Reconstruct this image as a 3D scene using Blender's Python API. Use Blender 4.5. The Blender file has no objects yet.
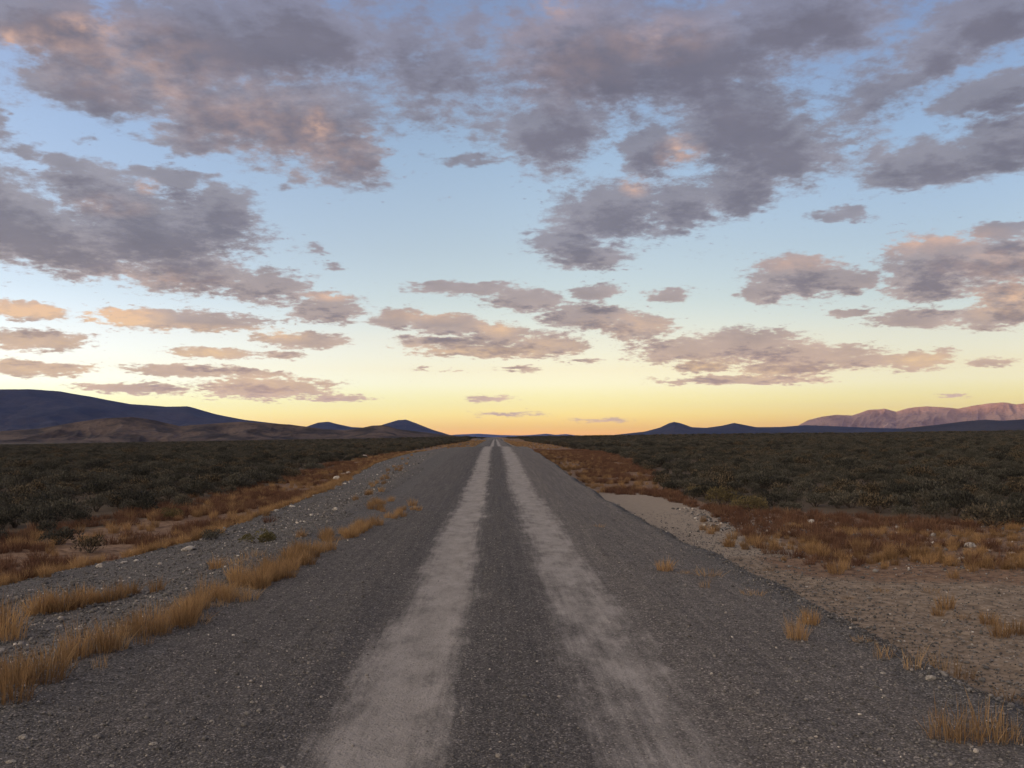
import bpy, math, random
import numpy as np
from mathutils import Vector, Matrix, Euler

random.seed(11)
rng = np.random.default_rng(11)
scene = bpy.context.scene
COL = scene.collection
R = math.radians

# ------------------------------------------------------------------ camera
W, H, FPX = 1024, 768, 924.0
EYE = 1.65
YAW, PITCH = 1.05, 3.28
cam_data = bpy.data.cameras.new("camera")
cam_data.sensor_width = 36.0
cam_data.lens = 36.0 * FPX / W
cam_data.clip_start = 0.05
cam_data.clip_end = 200000.0
cam = bpy.data.objects.new("camera", cam_data)
cam.location = (0, 0, EYE)
cam.rotation_euler = (R(90 + PITCH), 0, R(-YAW))
COL.objects.link(cam)
scene.camera = cam
CAM_ROT = Euler((R(90 + PITCH), 0, R(-YAW))).to_matrix()


def pix_dir(px, py):
    """world direction in which a point of the photograph was seen"""
    d = CAM_ROT @ Vector(((px - W / 2) / FPX, -(py - H / 2) / FPX, -1.0))
    return d.normalized()


def pix_azel(px, py):
    d = pix_dir(px, py)
    return math.degrees(math.atan2(d.x, d.y)), math.degrees(math.asin(d.z))


# ------------------------------------------------------------------ noise
def _hash(ix, iy, seed):
    h = (ix.astype(np.int64) * 374761393 + iy.astype(np.int64) * 668265263 + seed * 1442695041) & 0xFFFFFFFF
    h = ((h ^ (h >> 13)) * 1274126177) & 0xFFFFFFFF
    h = ((h ^ (h >> 16)) * 2246822519) & 0xFFFFFFFF
    return ((h ^ (h >> 15)) & 0xFFFFFF) / float(0xFFFFFF)


def vnoise(x, y, seed=0):
    x = np.asarray(x, float); y = np.asarray(y, float)
    ix = np.floor(x); iy = np.floor(y)
    fx = x - ix; fy = y - iy
    fx = fx * fx * fx * (fx * (fx * 6 - 15) + 10)
    fy = fy * fy * fy * (fy * (fy * 6 - 15) + 10)
    a = _hash(ix, iy, seed); b = _hash(ix + 1, iy, seed)
    c = _hash(ix, iy + 1, seed); d = _hash(ix + 1, iy + 1, seed)
    return (a * (1 - fx) + b * fx) * (1 - fy) + (c * (1 - fx) + d * fx) * fy


def fbm(x, y, seed=0, octaves=4, gain=0.5):
    s = 0.0; a = 1.0; t = 0.0
    for k in range(octaves):
        s = s + a * vnoise(x * 2.03 ** k + 17.3 * k, y * 2.03 ** k - 9.1 * k, seed + k)
        t += a; a *= gain
    return s / t


def ridged(x, y, seed=0, octaves=4, gain=0.5):
    s = 0.0; a = 1.0; t = 0.0
    for k in range(octaves):
        n = vnoise(x * 2.07 ** k + 5.7 * k, y * 2.07 ** k + 3.3 * k, seed + k)
        s = s + a * (1 - np.abs(2 * n - 1)); t += a; a *= gain
    return s / t


def sstep(a, b, x):
    t = np.clip((np.asarray(x, float) - a) / (b - a), 0, 1)
    return t * t * (3 - 2 * t)


# ------------------------------------------------------------------ terrain
_ry = np.array([-4000, -50, 0, 20, 30, 38, 53, 65, 74, 82, 100, 130, 160, 200, 250, 320, 420, 600, 1000, 2000, 60000.])
_rz = np.array([0, 0, 0, .0, .12, .28, .58, .74, .80, .78, .55, .1, -.15, -.12, .02, .12, .10, .0, -.2, .0, .0])
_py = np.array([-4000, 0, 15, 40, 60, 80, 110, 150, 220, 300, 600, 2000, 60000.])
_pz = np.array([-.6, -.6, -.55, -.35, -.12, .0, -.1, -.2, .0, .2, .3, .0, .0])


def _smooth_interp(y, xs, zs):
    y = np.asarray(y, float)
    w = np.clip(np.abs(y) * 0.06, 0.5, 60)
    s = 0
    for k, g in ((-1.2, .15), (-.6, .22), (0, .26), (.6, .22), (1.2, .15)):
        s = s + g * np.interp(y + k * w, xs, zs)
    return s


def road_z(y):
    return _smooth_interp(y, _ry, _rz)


def left_bank(y):
    return np.interp(y, [0, 10, 13, 18, 32, 58, 90, 200, 1000], [-8.6, -7.9, -7.2, -6.1, -6.1, -7.6, -8.2, -8.5, -8.5])


def plain_z(x, y):
    z = _smooth_interp(y, _py, _pz)
    x = np.asarray(x, float)
    right = 0.012 * np.maximum(x - 8, 0)
    left = -0.017 * np.maximum(-x - 8, 0)
    far = np.hypot(x, y)
    # the plain flattens out far away
    fl = 1.0 / (1.0 + (far / 3500.0) ** 2)
    z = z + (right + left) * fl
    z = z + 0.16 * (fbm(x / 5.0, y / 7.0, 3, 3) - .5) * sstep(4, 10, np.abs(x))
    z = z + 1.6 * (fbm(x / 160.0, y / 160.0, 9, 3) - .5) * sstep(60, 400, far)
    return z


def ground_z(x, y):
    x = np.asarray(x, float); y = np.asarray(y, float)
    xc = x - 0.14
    wob = 0.25 * (fbm(y / 3.1, x * 0 + .5, 21, 3) - .5)
    zr = road_z(y) + 0.05 * np.clip(1 - (xc / 2.7) ** 2, -1, 1)
    zr = zr + (.016 * np.exp(-((x - .12) / .20) ** 2) + .020 * np.exp(-((x + 1.25) / .22) ** 2) + .018 * np.exp(-((x - 1.62) / .25) ** 2)) * (.3 + 1.4 * vnoise(y * .9, x * 3, 55))
    zr = zr - 0.012 * np.exp(-((x + .57) / .3) ** 2) - 0.012 * np.exp(-((x - .86) / .38) ** 2)
    zp = plain_z(x, y)
    lb = left_bank(y)
    # left: grassy windrow, then a bank of gravel falling to the plain
    tl = np.clip((-3.5 + wob - x) / (-3.5 - lb), 0, 1)
    tl = tl ** 0.9 * (1 - .35 * tl * (1 - tl))
    windrow = 0.05 * np.exp(-((x + 3.05 + .012 * np.clip(y - 6, 0, 60)) / .35) ** 2)
    lipL = 0.10 * np.exp(-((x - lb - .25) / .45) ** 2)
    # right: a lip, then a short steep bank
    lip = 3.08 + 1.7 * wob + np.interp(y, [0, 8, 20, 60], [.12, 0, -.25, -.45])
    foot = lip + np.interp(y, [0, 8, 11, 20, 40], [1.2, 1.15, .95, .75, .7])
    tr = sstep(0, 1, (x - lip) / (foot - lip))
    lipR = 0.03 * np.exp(-((x - lip + .06) / .12) ** 2)
    t = np.where(x < 0, tl, tr)
    z = zr * (1 - t) + zp * t + windrow + lipL + lipR
    edge = sstep(2.2, 3.2, np.abs(xc))
    near = np.exp(-np.hypot(x, y) / 60)
    z = z + near * (0.006 + 0.035 * edge) * (fbm(x * 2.2, y * 2.2, 31, 4) - .5) * 2
    return z


def surf_z(x, y):
    """top surface, road included"""
    return float(ground_z(np.array([x]), np.array([y]))[0])


_T0 = 2.0 * 1.012 ** np.arange(620)


def pix_ground(px, py):
    """where the line of sight through a point of the photograph meets the ground"""
    d = pix_dir(px, py)
    ts = _T0
    for _ in range(3):
        below = (EYE + d.z * ts) < ground_z(d.x * ts, d.y * ts)
        if not below.any():
            ts = np.array([80.0]); break
        i = max(1, int(np.argmax(below)))
        ts = np.linspace(ts[i - 1], ts[i], 24)
    t = float(ts[-1])
    return d.x * t, d.y * t, surf_z(d.x * t, d.y * t)


# ------------------------------------------------------------------ node helper
class NB:
    def __init__(self, tree):
        self.t = tree; self.n = tree.nodes; self.l = tree.links

    def new(self, kind, **kw):
        nd = self.n.new(kind)
        for k, v in kw.items(): setattr(nd, k, v)
        return nd

    def put(self, sock, v):
        if v is None: return
        if isinstance(v, bpy.types.NodeSocket): self.l.new(v, sock)
        else:
            if sock.type == 'RGBA' and len(v) == 3: v = (*v, 1)
            sock.default_value = v

    def m(self, op, a, b=None, c=None, clamp=False):
        nd = self.new('ShaderNodeMath', operation=op, use_clamp=clamp)
        for i, v in enumerate((a, b, c)): self.put(nd.inputs[i], v)
        return nd.outputs[0]

    def v(self, op, a, b=None, c=None):
        nd = self.new('ShaderNodeVectorMath', operation=op)
        for i, v in enumerate((a, b, c)): self.put(nd.inputs[i], v)
        return nd.outputs['Value'] if op in ('LENGTH', 'DOT_PRODUCT') else nd.outputs[0]

    def scale(self, a, s):
        nd = self.new('ShaderNodeVectorMath', operation='SCALE')
        self.put(nd.inputs[0], a); self.put(nd.inputs['Scale'], s)
        return nd.outputs[0]

    def sm(self, x, a, b, o0=0.0, o1=1.0):
        nd = self.new('ShaderNodeMapRange', interpolation_type='SMOOTHSTEP')
        self.put(nd.inputs['Value'], x)
        self.put(nd.inputs['From Min'], a); self.put(nd.inputs['From Max'], b)
        self.put(nd.inputs['To Min'], o0); self.put(nd.inputs['To Max'], o1)
        return nd.outputs[0]

    def mix(self, f, a, b, blend='MIX'):
        nd = self.new('ShaderNodeMix', data_type='RGBA', blend_type=blend)
        self.put(nd.inputs[0], f); self.put(nd.inputs[6], a); self.put(nd.inputs[7], b)
        return nd.outputs[2]

    def noise(self, vec, scale, detail=4, rough=.5, dist=0.0, dim='3D'):
        nd = self.new('ShaderNodeTexNoise', noise_dimensions=dim)
        self.put(nd.inputs['Vector'], vec)
        self.put(nd.inputs['Scale'], scale); self.put(nd.inputs['Detail'], detail)
        self.put(nd.inputs['Roughness'], rough); self.put(nd.inputs['Distortion'], dist)
        return nd

    def vor(self, vec, scale, feature='F1', rand=1.0):
        nd = self.new('ShaderNodeTexVoronoi', feature=feature)
        self.put(nd.inputs['Vector'], vec); self.put(nd.inputs['Scale'], scale)
        self.put(nd.inputs['Randomness'], rand)
        return nd

    def ramp(self, f, stops, interp='LINEAR'):
        nd = self.new('ShaderNodeValToRGB')
        cr = nd.color_ramp; cr.interpolation = interp
        while len(cr.elements) < len(stops): cr.elements.new(.5)
        for e, (p, c) in zip(cr.elements, stops):
            e.position = p; e.color = (*c, 1) if len(c) == 3 else c
        self.put(nd.inputs[0], f)
        return nd.outputs[0]

    def comb(self, x, y, z):
        nd = self.new('ShaderNodeCombineXYZ')
        for i, v in enumerate((x, y, z)): self.put(nd.inputs[i], v)
        return nd.outputs[0]

    def sep(self, v):
        nd = self.new('ShaderNodeSeparateXYZ'); self.put(nd.inputs[0], v)
        return nd.outputs


def new_mat(name):
    m = bpy.data.materials.new(name); m.use_nodes = True
    m.node_tree.nodes.clear()
    nb = NB(m.node_tree)
    out = nb.new('ShaderNodeOutputMaterial')
    b = nb.new('ShaderNodeBsdfPrincipled')
    nb.l.new(b.outputs[0], out.inputs['Surface'])
    b.inputs['Roughness'].default_value = .95
    b.inputs['Specular IOR Level'].default_value = .15
    return m, nb, b, out


def lin(r, g, b):
    f = lambda c: c / 12.92 if c <= .04045 else ((c + .055) / 1.055) ** 2.4
    return (f(r / 255), f(g / 255), f(b / 255))


# ------------------------------------------------------------------ world: sky and clouds
SUN_AZ, SUN_EL = -118.0, 0.9
world = bpy.data.worlds.new("World")
scene.world = world
world.use_nodes = True
wt = world.node_tree
wt.nodes.clear()
WORLD_STRENGTH = 0.15
wb = NB(wt)

# clouds: centre and half size as they were seen in the photograph (pixels), turned into angles on the sky
CLOUDS = [
    # great bank, upper left
    (40, 22, 95, 30), (105, 82, 90, 34), (205, 45, 115, 55), (215, 112, 62, 42), (300, 118, 85, 52),
    (348, 158, 48, 34), (290, 35, 110, 48), (186, 140, 30, 18), (60, 90, 40, 14),
    # thin veil, upper middle
    (405, 40, 100, 70, .6), (425, 100, 72, 55, .55), (480, 158, 80, 11, .65), (470, 30, 60, 60, .6), (440, 70, 120, 95, .62), (480, 125, 60, 45, .55),
    # great bank, upper middle and right
    (600, 55, 125, 70), (552, 132, 66, 38), (700, 55, 120, 62), (735, 128, 80, 52), (648, 150, 34, 28),
    (612, 212, 68, 36), (565, 240, 42, 24), (592, 256, 42, 13), (684, 205, 36, 28), (735, 190, 46, 32),
    (775, 150, 68, 42), (800, 25, 100, 45), (880, 60, 70, 60, .5), (850, 130, 75, 55, .55), (870, 90, 110, 80, .5), (560, 170, 60, 30, .5),
    # right
    (932, 58, 42, 26), (990, 22, 60, 34), (905, 85, 40, 14, .8), (1003, 95, 62, 20), (935, 162, 80, 25), (1005, 145, 60, 27),
    (842, 216, 36, 10, .85), (895, 190, 60, 16, .5), (1030, 60, 34, 18, .55), (700, 255, 60, 16, .25), (440, 200, 60, 14, .2), (560, 190, 30, 14, .35),
    # left, middle height
    (15, 225, 62, 38), (-30, 200, 60, 40), (92, 188, 46, 24), (58, 160, 26, 11, .9), (155, 232, 100, 48), (78, 248, 88, 30), (190, 272, 58, 24),
    (222, 215, 42, 32), (165, 176, 48, 11), (96, 139, 30, 13, .5), (28, 148, 32, 17, .6), (-5, 128, 24, 24, .8),
    (266, 286, 46, 19), (326, 308, 40, 16), (318, 249, 20, 12, .6), (334, 266, 26, 9, .5), (294, 182, 34, 20, .5), (300, 252, 44, 30, .3),
    # low in the left
    (178, 320, 88, 11), (24, 312, 44, 8), (38, 340, 44, 11), (30, 368, 52, 8), (212, 353, 38, 6), (304, 340, 50, 9),
    (280, 355, 22, 5), (185, 371, 56, 7), (140, 388, 55, 6), (268, 388, 70, 12), (338, 398, 34, 4), (258, 373, 30, 4),
    # middle
    (458, 288, 60, 8), (526, 300, 42, 13), (588, 316, 56, 15), (596, 293, 26, 10), (636, 327, 36, 15), (671, 295, 22, 8),
    (398, 318, 28, 12), (436, 324, 32, 11), (466, 326, 26, 11), (497, 335, 34, 14), (440, 341, 44, 7), (482, 351, 80, 7), (548, 345, 46, 13),
    (516, 369, 40, 6, .6), (690, 350, 60, 14), (742, 345, 66, 17), (806, 356, 76, 13), (862, 360, 38, 9), (702, 367, 28, 6),
    (745, 380, 84, 5), (790, 369, 50, 7), (420, 369, 24, 5, .5),
    # right, middle height
    (798, 277, 52, 22), (846, 281, 36, 13), (766, 292, 28, 12), (938, 264, 52, 30), (988, 262, 60, 28), (1016, 298, 36, 17), (925, 288, 38, 14),
    (920, 319, 44, 9), (1000, 316, 44, 12), (1004, 228, 32, 8), (852, 312, 22, 5), (916, 361, 28, 10), (988, 362, 26, 6, .8), (940, 354, 24, 6, .7), (640, 360, 60, 5, .3), (230, 400, 70, 5, .3), (450, 372, 90, 6, .25),
    # thin bars above the horizon
    (490, 398, 50, 7, .55), (505, 414, 75, 5, .5), (600, 420, 70, 5, .5), (955, 395, 30, 4, .5), (585, 361, 34, 6, .5),
]
# parts of clouds still reached by the low sun
GLOW = [
    (10, 38, 9, 8, 1.2), (45, 40, 34, 9, .8), (85, 28, 22, 9, 1.2), (125, 60, 75, 30, .45), (250, 118, 70, 35, .4), (318, 128, 14, 15, 1.1),
    (320, 150, 60, 26, .4), (165, 90, 30, 14, .55), (655, 40, 52, 17, .4), (556, 8, 18, 12, .45), (680, 152, 18, 12, .9), (636, 186, 12, 8, .8), (560, 50, 60, 40, .22),
    (1016, 296, 34, 15, 1.0), (925, 240, 46, 10, .6), (1000, 262, 40, 14, .45), (115, 318, 34, 10, 1.5), (175, 330, 80, 5, .9), (20, 310, 46, 8, 1.3), (272, 334, 30, 6, 1.0), (204, 352, 30, 5, .8), (30, 366, 60, 9, .55), (38, 340, 40, 9, .4),
    (702, 367, 30, 7, 1.1), (920, 360, 22, 6, .8), (630, 328, 40, 12, .5), (480, 352, 80, 6, .7), (498, 328, 24, 8, .7), (770, 372, 50, 7, .7), (265, 388, 70, 11, .45), (148, 187, 8, 6, 1.0), (105, 205, 30, 8, .35), (325, 296, 20, 4, .8), (800, 262, 40, 8, .4), (430, 315, 40, 6, .5), (545, 345, 40, 9, .4), (160, 280, 50, 10, .35),
]
DEG_PX = math.degrees(1 / FPX)
grp = bpy.data.node_groups.new("cloud_cover", 'ShaderNodeTree')
grp.interface.new_socket("P", in_out='INPUT', socket_type='NodeSocketVector')
grp.interface.new_socket("Dir", in_out='INPUT', socket_type='NodeSocketVector')
grp.interface.new_socket("Cover", in_out='OUTPUT', socket_type='NodeSocketFloat')
gb = NB(grp)
gin = gb.new('NodeGroupInput'); gout = gb.new('NodeGroupOutput')
P, D = gin.outputs[0], gin.outputs[1]


def blob_distance(nb, P, blobs):
    acc = None
    for b in blobs:
        az, el = pix_azel(b[0], b[1])
        c = math.cos(math.radians(el))
        rx, ry = b[2] * DEG_PX / c, b[3] * DEG_PX
        k = b[4] if len(b) > 4 else 1.0
        q = nb.v('MULTIPLY_ADD', P, (1 / rx, 1 / ry, 0), (-az / rx, -el / ry, 0))
        d = nb.v('LENGTH', q)
        if k < 1: d = nb.m('ADD', d, (1 - k) * 1.2)
        acc = d if acc is None else nb.m('SMOOTH_MIN', acc, d, .25)
    return acc


sx, sy, sz = gb.sep(D)
zz = gb.m('ADD', gb.m('MAXIMUM', sz, 0.0), .20)
plane = gb.comb(gb.m('DIVIDE', sx, zz), gb.m('DIVIDE', sy, zz), 0.0)
n_big = gb.noise(plane, 7.5, 3, .5).outputs[0]
n_mid = gb.noise(gb.v('ADD', plane, (3.1, 7.7, 1.3)), 29.0, 8, .66).outputs[0]
# warp the outlines so that no ellipse shows
warp = gb.noise(plane, 14.0, 4, .55)
wv = gb.v('MULTIPLY', gb.v('SUBTRACT', warp.outputs['Color'], (.5, .5, .5)), (4.2, 2.0, 0))
elv = gb.sep(P)[1]
wv = gb.scale(wv, gb.sm(elv, 0, 18, .30, 1.0))
d_all = blob_distance(gb, gb.v('ADD', P, wv), CLOUDS)
cov = gb.m('MULTIPLY', gb.m('SUBTRACT', 1.0, d_all), 1.35)
cov = gb.m('MAXIMUM', cov, -1.0)
# broken cloud added over the unseen sky, making the ground light greyer and warmer
azv = gb.sep(P)[0]
OUTSIDE = gb.m('MAXIMUM', gb.sm(gb.m('ABSOLUTE', azv), 33, 42), gb.sm(elv, 28, 35))
cov = gb.m('MAXIMUM', cov, gb.m('SUBTRACT', gb.m('MULTIPLY', OUTSIDE, 1.28), 1.0))
cov = gb.m('ADD', cov, gb.m('MULTIPLY', gb.m('SUBTRACT', n_big, .5), gb.m('MULTIPLY_ADD', OUTSIDE, 1.4, 1.0)))
cov = gb.m('ADD', cov, gb.m('MULTIPLY', gb.m('SUBTRACT', n_mid, .5), gb.sm(elv, 5, 16, 2.2, 1.7)))
n_fl = gb.noise(gb.v('ADD', plane, (9.1, 2.2, 5.0)), 46.0, 6, .6).outputs[0]
near_cloud = gb.m('MULTIPLY', gb.m('ADD', cov, 1.0, clamp=True), .12)
fleck = gb.m('MULTIPLY', gb.m('SUBTRACT', gb.m('ADD', gb.m('ADD', n_fl, near_cloud), gb.m('MULTIPLY', n_big, .25)), .85), 3.4)
cov = gb.m('MAXIMUM', cov, fleck)
gb.l.new(cov, gout.inputs[0])

tc = wb.new('ShaderNodeTexCoord')
dirv = wb.v('NORMALIZE', tc.outputs['Generated'])
dx, dy, dz = wb.sep(dirv)
az = wb.m('MULTIPLY', wb.m('ARCTAN2', dx, dy), 57.29578)
el = wb.m('MULTIPLY', wb.m('ARCSINE', dz), 57.29578)
Pw = wb.comb(az, el, 0.0)


def cover(off_az, off_el):
    g = wb.new('ShaderNodeGroup'); g.node_tree = grp
    if off_az or off_el:
        wb.l.new(wb.v('ADD', Pw, (off_az, off_el, 0)), g.inputs[0])
        wb.l.new(wb.v('ADD', dirv, (math.radians(off_az), 0, math.radians(off_el))), g.inputs[1])
    else:
        wb.l.new(Pw, g.inputs[0]); wb.l.new(dirv, g.inputs[1])
    return g.outputs[0]


c0 = cover(0, 0)
c1 = cover(-.45, .95)                                # the same cover a little higher and nearer the sun
alpha = wb.sm(c0, -.12, wb.sm(el, 5, 16, .34, .50))
thick = wb.sm(c0, .0, .9)
body = wb.sm(c1, -.15, 1.0)                          # cloud standing between this point and the light
edge_lit = wb.m('SUBTRACT', 1.0, wb.sm(c1, -.35, .55))
cl_fac = wb.m('DIVIDE', el, 30.0, clamp=True)
cloud_base = wb.ramp(cl_fac, [(0.0, lin(240, 178, 124)), (.05, lin(218, 166, 124)), (.11, lin(174, 141, 114)), (.22, lin(136, 121, 115)), (.4, lin(122, 119, 127)),
                              (.62, lin(118, 115, 126)), (1.0, lin(114, 113, 128))])
cloud_thin = wb.ramp(cl_fac, [(0.0, lin(255, 208, 148)), (.05, lin(250, 208, 156)), (.11, lin(234, 197, 152)), (.22, lin(198, 176, 158)), (.4, lin(158, 155, 161)),
                              (.62, lin(145, 146, 158)), (1.0, lin(136, 138, 164))])
ccol = wb.mix(wb.m('MAXIMUM', wb.m('MULTIPLY', body, thick), wb.m('MULTIPLY', thick, .25)), cloud_thin, cloud_base)
glow_acc = None
for b in GLOW:
    gaz, gel = pix_azel(b[0], b[1])
    rx, ry = b[2] * DEG_PX, b[3] * DEG_PX
    q = wb.v('MULTIPLY_ADD', Pw, (1 / rx, 1 / ry, 0), (-gaz / rx, -gel / ry, 0))
    g = wb.m('MULTIPLY', wb.m('SUBTRACT', 1.0, wb.m('MULTIPLY', wb.v('LENGTH', q), .6), clamp=True), b[4])
    glow_acc = g if glow_acc is None else wb.m('MAXIMUM', glow_acc, g)
zzw = wb.m('ADD', wb.m('MAXIMUM', dz, 0.0), .32)
planew = wb.comb(wb.m('DIVIDE', dx, zzw), wb.m('DIVIDE', dy, zzw), 4.0)
n_glow = wb.noise(planew, 26.0, 5, .55).outputs[0]
n_soft = wb.noise(planew, 7.0, 4, .55).outputs[0]
ccol = wb.mix(1.0, ccol, wb.ramp(n_soft, [(.3, (.84, .84, .85)), (.7, (1.14, 1.13, 1.12))]), 'MULTIPLY')
glow = wb.m('MULTIPLY', glow_acc, wb.sm(n_glow, .25, .80))
glow = wb.m('ADD', glow, wb.m('MULTIPLY', wb.m('MULTIPLY', glow_acc, edge_lit), .6))
warm = wb.ramp(cl_fac, [(0.0, lin(255, 205, 140)), (.14, lin(255, 214, 150)), (.3, lin(240, 194, 160)), (1.0, lin(216, 174, 156))])
ccol = wb.mix(wb.m('MINIMUM', glow, 1.0), ccol, warm)

sky = wb.new('ShaderNodeTexSky', sky_type='NISHITA')
sky.sun_disc = False
sky.sun_elevation = R(SUN_EL)
sky.sun_rotation = R(SUN_AZ)
sky.altitude = 1400
sky.air_density = 1.0
sky.dust_density = 1.0
sky.ozone_density = 1.5
EXPOSURE = 2.4                                       # the photograph is exposed for the dusk ground and sky
SKY_GAIN = 2.41
SKY_GRADE = [(0.0062, (0.7357, 0.883, 1)), (0.0186, (0.5985, 0.7786, 0.9691)), (0.0455, (0.5828, 0.7757, 0.9109)), (0.0661, (0.5558, 0.7042, 0.8373)), (0.0868, (0.5239, 0.6236, 0.836)), (0.1074, (0.5212, 0.5787, 0.8333)), (0.1382, (0.5196, 0.5001, 0.5974)), (0.1998, (0.5122, 0.4487, 0.4792)), (0.2811, (0.4499, 0.4014, 0.4159)), (0.3814, (0.4354, 0.3846, 0.3973)), (0.4795, (0.4357, 0.39, 0.4103)), (0.5752, (0.4243, 0.3899, 0.4179)), (0.6679, (0.4097, 0.3717, 0.4069)), (0.8268, (0.3742, 0.3246, 0.3782))]
graded = wb.mix(1.0, sky.outputs[0], wb.ramp(wb.m('DIVIDE', el, 30.0, clamp=True), SKY_GRADE), 'MULTIPLY')
azf = wb.ramp(wb.m('MULTIPLY_ADD', az, 1 / 70.0, .5, clamp=True), [(.08, (.572, .584, .64)), (.5, (.5, .5, .5)), (.92, (.355, .372, .40))], 'EASE')
graded = wb.mix(1.0, graded, azf, 'MULTIPLY')
graded = wb.scale(graded, SKY_GAIN * 2)
# warm glow added round the unseen sun, low behind left, to warm the ground
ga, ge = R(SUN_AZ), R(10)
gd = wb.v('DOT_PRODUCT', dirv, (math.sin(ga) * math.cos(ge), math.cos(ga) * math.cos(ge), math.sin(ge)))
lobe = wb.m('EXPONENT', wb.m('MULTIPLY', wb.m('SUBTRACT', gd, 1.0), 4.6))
ADDED_GLOW = 5.0 / WORLD_STRENGTH / 2 ** EXPOSURE
lowl = wb.v('LENGTH', wb.v('MULTIPLY_ADD', Pw, (1 / 24.0, 1 / 5.0, 0), (30 / 24.0, -5.0 / 5.0, 0)))
lowl = wb.m('EXPONENT', wb.m('MULTIPLY', wb.m('MULTIPLY', lowl, lowl), -1.0))
graded = wb.mix(1.0, graded, wb.scale((.10, .13, .22), wb.m('MULTIPLY', lowl, 1 / WORLD_STRENGTH / 2 ** EXPOSURE)), 'ADD')
graded = wb.mix(1.0, graded, wb.scale((1.0, .89, .65), wb.m('MULTIPLY', lobe, ADDED_GLOW)), 'ADD')
away = wb.m('MAXIMUM', wb.sm(wb.m('ABSOLUTE', az), 33, 50), wb.sm(el, 28, 40))
ccol = wb.mix(wb.m('MULTIPLY', away, .8), ccol, wb.mix(thick, (.62, .51, .47), (.38, .325, .325)))  # added clouds out of view tinted pinkish, to warm the light on the ground
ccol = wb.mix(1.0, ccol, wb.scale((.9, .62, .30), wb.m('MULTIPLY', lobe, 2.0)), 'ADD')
ccol = wb.scale(ccol, 1.0 / WORLD_STRENGTH / 2 ** EXPOSURE)
CLOUDY = 1.0
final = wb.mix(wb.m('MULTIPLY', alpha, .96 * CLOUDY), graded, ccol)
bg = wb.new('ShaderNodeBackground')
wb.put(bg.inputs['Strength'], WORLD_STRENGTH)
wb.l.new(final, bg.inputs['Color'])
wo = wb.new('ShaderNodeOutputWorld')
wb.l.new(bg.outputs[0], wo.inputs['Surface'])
world.cycles.sampling_method = 'MANUAL'
world.cycles.sample_map_resolution = 512

sun_data = bpy.data.lights.new("sun", 'SUN')
sun_data.energy = 2.3
sun_data.angle = R(.5)
sun_data.color = (1.0, .62, .40)
sun = bpy.data.objects.new("sun", sun_data)
sdir = Vector((math.sin(R(SUN_AZ)) * math.cos(R(SUN_EL)), math.cos(R(SUN_AZ)) * math.cos(R(SUN_EL)), math.sin(R(SUN_EL))))
sun.rotation_euler = (-sdir).to_track_quat('-Z', 'Y').to_euler()
sun.location = (-200, 0, 60)
COL.objects.link(sun)


# ------------------------------------------------------------------ meshes
def link(o, parent=None):
    COL.objects.link(o)
    if parent: o.parent = parent
    return o


def mesh_from_arrays(name, co, faces, mats, smooth=False, attrs=None, mat_idx=None):
    """co (n,3); faces: (m,k) array or list of such arrays"""
    me = bpy.data.meshes.new(name)
    fl = faces if isinstance(faces, list) else [faces]
    fl = [f for f in fl if len(f)]
    loops = np.concatenate([f.ravel() for f in fl]).astype(np.int32)
    sizes = np.concatenate([np.full(len(f), f.shape[1], np.int32) for f in fl])
    starts = np.concatenate([[0], np.cumsum(sizes)[:-1]]).astype(np.int32)
    me.vertices.add(len(co)); me.vertices.foreach_set('co', np.asarray(co, np.float32).ravel())
    me.loops.add(len(loops)); me.loops.foreach_set('vertex_index', loops)
    me.polygons.add(len(sizes)); me.polygons.foreach_set('loop_start', starts)
    me.polygons.foreach_set('loop_total', sizes)
    if mat_idx is not None: me.polygons.foreach_set('material_index', np.asarray(mat_idx, np.int32))
    me.update(calc_edges=True)
    if smooth: me.polygons.foreach_set('use_smooth', np.ones(len(sizes), bool))
    for m in mats: me.materials.append(m)
    for k, v in (attrs or {}).items():
        v = np.asarray(v, np.float32)
        if v.ndim == 1:
            a = me.attributes.new(k, 'FLOAT', 'POINT'); a.data.foreach_set('value', v)
        else:
            a = me.attributes.new(k, 'FLOAT_VECTOR', 'POINT'); a.data.foreach_set('vector', v.ravel())
    me.validate()
    return me


def grid_faces(nr, nc):
    i = np.arange(nr - 1)[:, None] * nc + np.arange(nc - 1)[None, :]
    return np.stack([i, i + 1, i + nc + 1, i + nc], -1).reshape(-1, 4)


def tag(o, label=None, cat=None, group=None, kind=None):
    if label: o['label'] = label
    if cat: o['category'] = cat
    if group: o['group'] = group
    if kind: o['kind'] = kind
    return o


# ------------------------------------------------------------------ ground materials
def attr(nb, name):
    nd = nb.new('ShaderNodeAttribute', attribute_name=name)
    return nd.outputs['Fac']


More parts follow.
